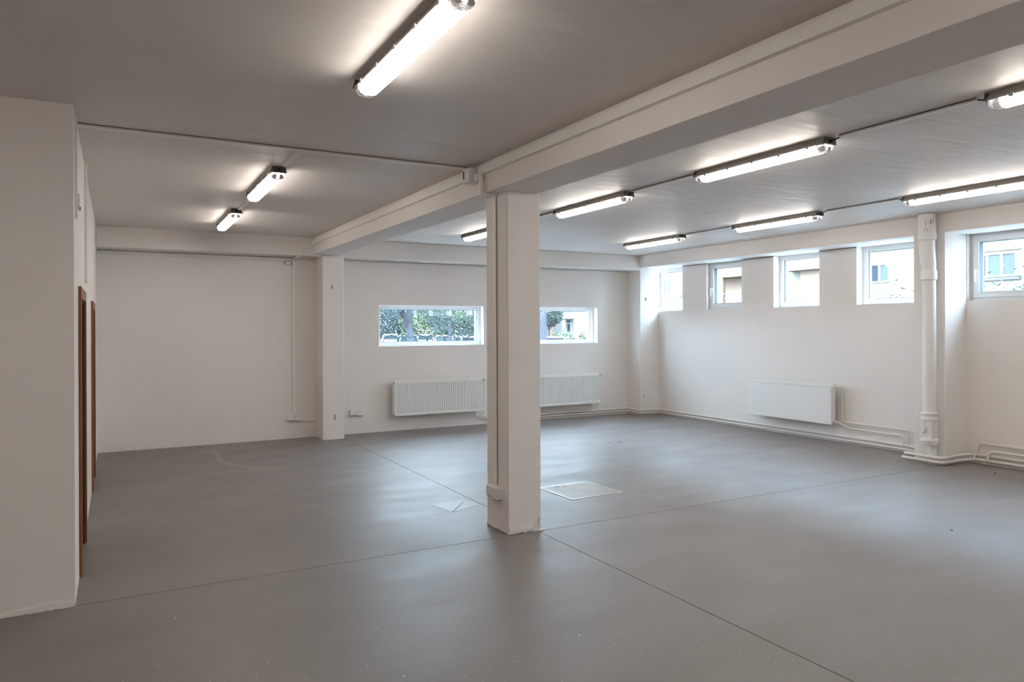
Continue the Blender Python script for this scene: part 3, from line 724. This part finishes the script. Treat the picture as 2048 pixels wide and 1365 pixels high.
def leaves(mb, cx, cy, cz, rx, ry, rz, n, size, rg, hollow=0.35):
    for i in range(n):
        while True:
            u = Vector((rg.uniform(-1, 1), rg.uniform(-1, 1), rg.uniform(-1, 1)))
            if hollow < u.length <= 1: break
        p = Vector((cx+u.x*rx, cy+u.y*ry, cz+u.z*rz))
        a = Vector((rg.gauss(0, 1), rg.gauss(0, 1), rg.gauss(0, 0.6))).normalized(); b2 = a.cross(Vector((rg.gauss(0, 1), rg.gauss(0, 1), rg.gauss(0, 1)))).normalized()
        s_ = size*rg.uniform(0.6, 1.3); k = len(mb.v)
        mb.v += [tuple(p-a*s_), tuple(p+b2*s_*0.45), tuple(p+a*s_), tuple(p-b2*s_*0.45)]
        mb.f.append((k, k+1, k+2, k+3))
def tree(name, x, y, trunk, crown, leafm, label, seed, size=0.12, group='street trees', lean=(0, 0)):
    rg = random.Random(seed)
    r_ = empty(name, (x, y, GZ))
    tb = MB(); r0, r1, hh = trunk
    pts = [(lean[0]*(i/6)**1.5, lean[1]*(i/6)**1.5, hh*i/6) for i in range(7)]
    tb.tube(pts, [r0*1.25, r0, r0*0.95, r0*0.9, r0*0.85, r0*0.9, r1], 12)
    tb.build('trunk', M['bark'], r_, smooth=True)
    br = MB()
    top = Vector(pts[-1])
    for i in range(7):
        a = 2*PI*i/7+rg.uniform(-0.3, 0.3); l = rg.uniform(0.9, 1.6); s0 = top + Vector((0, 0, -rg.uniform(0, hh*0.3)))
        br.tube([tuple(s0), tuple(s0+Vector((math.cos(a)*l*0.5, math.sin(a)*l*0.5, l*0.7))), tuple(s0+Vector((math.cos(a)*l, math.sin(a)*l, l*1.5)))], [r1*0.6, r1*0.4, r1*0.15], 6)
    br.build('branches', M['bark'], r_, smooth=True)
    lf = MB()
    for (cx, cy, cz, rx, ry, rz, n) in crown: leaves(lf, cx, cy, cz, rx, ry, rz, n, size, rg)
    o = lf.build('crown', leafm, r_, fix=False); o['kind'] = 'stuff'
    tag(r_, label, 'tree', group)
    return r_
tree('street_tree', 13.76, 35.79, (0.22, 0.30, 3.1), [(-0.5, 0, 4.6, 3.0, 2.4, 1.9, 5200), (1.6, 0.3, 3.4, 1.0, 1.0, 1.5, 1500), (-1.2, 0, 3.2, 0.5, .8, .7, 400)], M['leafC'], 'thick-trunked tree in the middle of the first wide window', 1, 0.08, lean=(-0.5, 0))
tree('street_tree', 21.2, 47.9, (0.13, 0.10, 3.2), [(0, 0, 4.6, 2.6, 2.2, 2.0, 5000)], M['leafB'], 'slimmer tree in the second half of the first wide window', 2, 0.09)
tree('street_tree', 15.3, 49.0, (0.13, 0.10, 2.6), [(0, 0, 4.7, 2.9, 2.0, 1.9, 5000)], M['leafB'], 'tree over the red-lit hatchback', 3, 0.09)
tree('street_tree', 27.3, 52.0, (0.2, 0.15, 3.6), [(0, 0, 4.8, 2.2, 2.0, 2.6, 5000)], M['leafB'], 'pale tree at the far end of the first wide window', 4, 0.09)
tree('street_tree', 15.62, 25.8, (0.20, 0.16, 3.2), [(0.9, 0.3, 3.9, 1.3, 1.2, 0.9, 700)], M['leafA'], 'tree trunk just visible past the free column in the second wide window', 5, 0.10)
tree('small_tree', 37.0, 60.0, (0.12, 0.08, 2.3), [(-0.1, 0, 3.6, 1.55, 1.4, 1.5, 2200), (1.2, 0.2, 4.9, 1.6, 1.2, 0.7, 900)], M['leafA'], 'small green tree beside the grey porch', 6, 0.14)
# shrub belt behind the car park
def bush(name, x, y, z, rx, ry, rz, n, size, m_, label, seed, group, cat='bush'):
    rg = random.Random(seed); r_ = empty(name, (x, y, z))
    st = MB()
    for i in range(6):
        a = rg.uniform(0, 2*PI); st.tube([(0.15*math.cos(a), 0.15*math.sin(a), 0), (rx*0.5*math.cos(a), ry*0.5*math.sin(a), rz*1.1)], [0.03, 0.012], 5)
    st.build('stems', M['bark'], r_)
    lf = MB(); leaves(lf, 0, 0, rz, rx, ry, rz, n, size, rg, 0.2)
    lf.build('foliage', m_, r_, fix=False)['kind'] = 'stuff'
    tag(r_, label, cat, group)
for i, (x, y, h_, m_, lab) in enumerate((
        (27.4, 80.8, 3.3, 'leafC', 'grey-green tall shrub over the roof of the red-lit hatchback'),
        (31.1, 85.6, 3.6, 'leafA', 'dark blue-green tall shrub between the hatchback and the thick tree trunk'),
        (30.6, 77.9, 3.4, 'leafB', 'yellow-green tall shrub just behind the thick tree trunk'),
        (34.4, 81.5, 3.7, 'leafC', 'widest grey tall shrub in the middle of the shrub belt'),
        (30.8, 68.6, 3.2, 'leafA', 'tall shrub behind the silver car'),
        (37.2, 77.7, 3.5, 'leafB', 'last tall shrub of the belt beside the window frame'),
        (37.0, 98.3, 5.0, 'leafA', 'tallest shrub rising far behind the belt'),
        (42.2, 97.7, 5.0, 'leafC', 'tall hazy shrub far behind the white car'),
        (45.4, 93.7, 4.8, 'leafC', 'hazy far shrub above the end of the belt'),
        (34.3, 102.1, 4.8, 'leafB', 'hazy far shrub above the hatchback'))):
    bush('tall_shrub', x, y, GZ, 2.5, 1.9, h_, 6500, 0.13, M[m_], lab, 20+i, 'shrub belt behind the car park')
for i, (x, y, rz) in enumerate(((46.5, 80, 0.9), (50.3, 78, 0.85), (54.0, 77.5, 0.9), (57.8, 77, 1.15), (61.4, 76, 1.3))):
    bush('hedge_bush', x, y, GZ, 1.7, 1.2, rz, 700, 0.13, M['leafB'], ['low bush beside the trunk of the small tree', 'low bush before the grey side wall of the porch', 'low bush before the white double door', 'taller bush before the peach wall', 'tallest bush at the edge of the second wide window'][i], 50+i, 'hedge before the porch building')
for i, (x, y, top, rr, n, s_) in enumerate(((15.2, 16.75, 2.75, 0.6, 520, 0.06), (14.8, 14.7, 2.62, 0.6, 200, 0.05), (13.1, 8.72, 2.55, 0.85, 700, 0.04), (14.1, 7.0, 2.85, 0.95, 600, 0.045))):
    bush('garden_shrub', x, y, GZ, rr, rr, (top-GZ)/2, n, s_, M['leafA'], ['shrub in the lower corner of the first high window', 'thin shrub under the second high window', 'leafy shoots along the bottom of the fourth high window', 'thin shrub beyond the fifth high window'][i], 70+i, 'shrubs outside the high windows')

# zigzag railing
zr = empty('zigzag_railing')
pk = [(11.0, 32.6, 1.13), (11.35, 32.45, 1.29), (11.65, 32.39, 1.15), (11.91, 32.25, 1.30), (12.15, 32.12, 1.16), (12.54, 31.90, 1.28), (12.85, 31.73, 1.13), (13.0, 31.62, 1.29), (13.21, 31.53, 1.11), (13.45, 31.40, 1.27), (13.57, 31.34, 1.17),
      (13.82, 31.20, 1.30), (14.09, 31.05, 1.13), (14.25, 30.96, 1.28), (14.42, 30.87, 1.11), (14.74, 30.69, 1.28), (15.03, 30.53, 1.15), (15.35, 30.35, 1.29), (15.7, 30.16, 1.13)]
for i in range(len(pk)-1):
    MB().tube([pk[i], pk[i+1]], 0.028, 6).build('bar', M['rail'], zr)
for i in (2, 6, 10, 12, 14, 16):
    x, y, z = pk[i]; MB().box(x-0.035, x+0.035, y-0.035, y+0.035, GZ, z+0.0).build('post', M['rail'], zr)
tag(zr, 'dark zigzag railing in front of the parked cars', 'railing')

# cars
def carmat(n, c): return mat(n, c, 0.6, spec=0.1)
M['carglass'] = mat('car_glass', (0.010, 0.014, 0.017), 0.7, spec=0.03)
M['tyre'] = mat('tyre', (0.03, 0.03, 0.03), 0.8, spec=0.08)
M['redlight'] = mat('red_tail_light', (0.28, 0.04, 0.05), 0.25, spec=0.08)
def car(x, y, rz, paint, label):
    r_ = empty('parked_car', (x, y, GZ), rz)       # length along local x, rear at +x
    Lh, W, Hh = 2.0, 0.84, 1.5
    prof = [(-2.0, 0.35), (-2.0, 0.72), (-1.85, 0.86), (-0.95, 0.98), (2.0-0.12, 0.98), (2.0, 0.80), (2.0, 0.35)]
    b_ = MB(); k = len(prof)
    for yy, s_ in ((-W, 1), (-W*0.96, 1.0), (W*0.96, 1.0), (W, 1)):
        pass
    b_.prism([(p[0], p[1]) for p in prof], 'y', -W, W)
    body = b_.build('body', paint, r_, bevel=0.05, smooth=True)
    gh = MB(); lo = [(-0.95, -W+.04), (1.88, -W+.04), (1.88, W-.04), (-0.95, W-.04)]; hi = [(-0.30, -W+.20), (1.52, -W+.20), (1.52, W-.20), (-0.30, W-.20)]
    gh.v += [(a, b2, 0.97) for a, b2 in lo] + [(a, b2, 1.42) for a, b2 in hi]
    gh.f += [(0, 1, 2, 3), (4, 7, 6, 5), (0, 4, 5, 1), (1, 5, 6, 2), (2, 6, 7, 3), (3, 7, 4, 0)]
    gh.build('windows', M['carglass'], r_)
    rf = MB(); rf.v += [(-0.36, -W+.17, 1.40), (1.60, -W+.17, 1.40), (1.60, W-.17, 1.40), (-0.36, W-.17, 1.40), (-0.1, -W+.28, 1.49), (1.40, -W+.28, 1.49), (1.40, W-.28, 1.49), (-0.1, W-.28, 1.49)]
    rf.f += [(0, 1, 2, 3), (4, 7, 6, 5), (0, 4, 5, 1), (1, 5, 6, 2), (2, 6, 7, 3), (3, 7, 4, 0)]
    rf.build('roof', paint, r_, bevel=0.02, smooth=True)
    for yy in (-1, 1):
        MB().tube([(1.90, yy*(W-.06), 0.97), (1.58, yy*(W-.20), 1.43)], 0.045, 6).build('pillar', paint, r_)
        MB().tube([(-0.95, yy*(W-.06), 0.97), (-0.32, yy*(W-.20), 1.43)], 0.035, 6).build('pillar', paint, r_)
        MB().box(1.93, 2.015, yy*(W-.24) if yy > 0 else -W+.01, W-.01 if yy > 0 else -(W-.24), 0.74, 0.96).build('tail_light', M['redlight'], r_)
    for wx in (-1.25, 1.25):
        for yy in (-1, 1):
            MB().tube([(wx, yy*(W-.2), 0.31), (wx, yy*(W+.01), 0.31)], 0.31, 18).build('wheel', M['tyre'], r_)
    return tag(r_, label, 'car', 'parked cars')
P_w = carmat('white_car_paint', (0.186, 0.186, 0.186)); P_b = carmat('blue_grey_car_paint', (0.043, 0.056, 0.068)); P_c = carmat('cream_car_paint', (0.130, 0.118, 0.087)); P_s = carmat('silver_car_paint', (0.081, 0.087, 0.090)); P_g = carmat('green_grey_car_paint', (0.056, 0.065, 0.062))
bk = -PI/2-0.28
car(24.62, 70.90, bk, P_w, 'white hatchback seen from behind with red tail lights')
car(22.59, 60.60, bk+0.05, P_b, 'blue-grey car beside the thick tree trunk')
car(26.70, 66.33, bk-0.1, P_c, 'cream car behind the zigzag railing')
car(24.71, 57.16, bk+PI-0.1, P_w, 'white car behind the middle of the zigzag railing')
car(22.44, 48.14, bk+0.12, P_s, 'silver car behind the zigzag railing')
car(25.5, 42.2, bk+1.15, P_w, 'white car with a dark windscreen in the second wide window')

# window unit on a facade
def far_window(parent, ax, p, a0, a1, z0, z1, panes, fill, out=-1, curtain=False):
    """facade plane at p on axis ax ('x' or 'y'); out = direction of the viewer"""
    def bx(mb, d0, d1, b0, b1, q0, q1):
        d0, d1 = sorted((p+out*d0, p+out*d1))
        if ax == 'x': mb.box(d0, d1, b0, b1, q0, q1)
        else: mb.box(b0, b1, d0, d1, q0, q1)
    fr = MB(); t_ = 0.10
    bx(fr, 0.0, 0.08, a0-t_, a1+t_, z0-t_, z0); bx(fr, 0.0, 0.08, a0-t_, a1+t_, z1, z1+t_)
    w = (a1-a0)/panes
    for i in range(panes+1): bx(fr, 0.0, 0.08, a0+i*w-t_*0.8, a0+i*w+t_*0.8, z0, z1)
    f_ = fr.build('window', M['far_frame'], parent)
    for i in range(panes):
        g_ = MB(); bx(g_, 0.01, 0.03, a0+i*w+t_*0.8, a0+(i+1)*w-t_*0.8, z0, z1); g_.build('pane', fill if not (curtain and i != panes-1) else M['curtain'], f_)
# apartment house opposite the high windows
ab = empty('apartment_building', (0, 0, 0))
MB().box(45, 57, -10, 41.0, GZ, 24).build('wall', M['white_r'], ab)
MB().box(46.6, 57, 41.0, 49.5, GZ, 24).build('loggia_wall', M['peach_loggia'], ab)
MB().box(45, 57, 49.5, 58, GZ, 24).build('wall', M['cream'], ab)
MB().box(44.9, 46.6, 41.0, 49.5, 5.76, 6.9).build('balcony_slab', M['cream'], ab)
MB().box(44.9, 46.6, 41.0, 49.5, 2.7, 3.0).build('balcony_slab', M['cream'], ab)
MB().box(44.95, 45.25, 44.9, 45.3, 3.0, 5.76).build('post', M['peach'], ab)
MB().box(44.95, 46.7, 41.0, 41.3, 3.0, 5.76).build('post', M['grey_r'], ab)
for z in (4.35,): MB().box(44.95, 45.0, 41.3, 44.9, z, z+0.06).build('handrail', M['far_frame'], ab)
# second recess over the third high window
MB().box(44.0, 45, 33.2, 37.8, 5.75, 6.72).build('balcony_slab', M['white_r'], ab)
MB().box(44.9, 45.0, 33.2, 37.0, 3.0, 5.75).build('recess_wall', M['peach_loggia'], ab)
far_window(ab, 'x', 45, 51.35, 52.42, 4.54, 5.89, 2, M['curtain'])
far_window(ab, 'x', 45, 38.28, 38.75, 4.38, 5.04, 1, M['far_glass']); far_window(ab, 'x', 45, 38.28, 38.75, 5.25, 5.79, 1, M['far_glass'])
far_window(ab, 'x', 45, 29.95, 31.35, 4.63, 5.70, 2, M['far_glass'], curtain=True)
far_window(ab, 'x', 45, 22.24, 24.6, 4.55, 5.75, 3, M['far_glass'], curtain=True)
far_window(ab, 'x', 46.6, 42.0, 43.2, 3.2, 5.6, 1, M['curtain'])
MB().box(44.85, 45, 22.0, 25.0, 4.25, 4.36).build('sill', M['grey_r'], ab); MB().box(44.92, 45, 22.0, 25.0, 5.96, 6.02).build('lintel', M['peach'], ab)
MB().box(44.6, 45, -10, 41, 6.9, 7.1).build('cornice', M['grey_r'], ab)
tag(ab, 'overexposed pale apartment house with loggia seen through the high windows', 'building')
# porch building
pb = empty('entrance_building', (0, 0, 0))
MB().box(52, 63.2, 101, 110, GZ, 4.5).build('wall', M['porch_peach'], pb)
MB().box(67.1, 92, 101, 110, GZ, 4.35).build('wall', M['porch_peach'], pb)
MB().box(63.2, 67.1, 101, 110, GZ, 4.4).build('entrance_wall', M['porch_grey'], pb)
MB().box(50, 92, 100.8, 110, 4.4, 8.5).build('upper_wall', M['porch_white'], pb)
MB().box(62.9, 67.2, 98.2, 101, 3.0, 3.55).build('canopy', M['porch_grey'], pb)
MB().box(63.2, 63.9, 98.4, 101, GZ, 3.0).build('side_wall', M['porch_grey'], pb)
far_window(pb, 'y', 101, 64.9, 66.5, 2.35, 2.85, 2, M['curtain'])
dr = MB().box(64.8, 66.6, 100.9, 101, GZ, 2.3).build('double_door', M['porch_door'], pb)
for x in (65.0, 65.82): MB().box(x, x+0.6, 100.86, 100.9, 0.72, 2.2).build('pane', M['far_glass'], dr)
tag(pb, 'peach building with a grey canopied entrance and white double door', 'building')

# dust trail and filler spots
DT = [(0.60, 10.62), (0.90, 10.60), (1.08, 10.3), (1.13, 9.9), (1.11, 9.4), (1.22, 8.97), (1.45, 8.66), (1.83, 8.34), (2.30, 8.0), (2.57, 7.75)]
mb = MB(); n = len(DT)
for i, (x, y) in enumerate(DT):
    a = Vector(DT[max(0, i-1)]); b2 = Vector(DT[min(n-1, i+1)]); d = (b2-a).normalized(); w = 0.022*math.sin(PI*(i+0.4)/(n))+0.003
    mb.v += [(x-d.y*w, y+d.x*w, 0.0007), (x+d.y*w, y-d.x*w, 0.0007)]
for i in range(n-1): mb.f.append((2*i, 2*i+1, 2*i+3, 2*i+2))
dtr = mb.build('dust_trail', M['dust'], fl)
fs = MB(); rg = random.Random(9)
for (x, y, s_) in ((1.503, 3.015, 0.004), (1.577, 3.031, 0.005), (1.592, 2.985, 0.006), (1.584, 3.07, 0.004), (1.60, 3.02, 0.005), (6.054, 5.643, 0.007), (6.076, 5.52, 0.005)):
    k = 7; q0 = len(fs.v)
    for q in range(k):
        an = 2*PI*q/k; w = s_*rg.uniform(0.6, 1.3); fs.v.append((x+w*math.cos(an), y+w*math.sin(an), H+0.0002))
    fs.v.append((x, y, H-0.003))
    for q in range(k): fs.f.append((q0+q, q0+(q+1) % k, q0+k))
o = fs.build('filler_spots', M['trunk']); tag(o, 'tiny filler spots on the plaster ceiling', 'filler spots', kind='stuff')
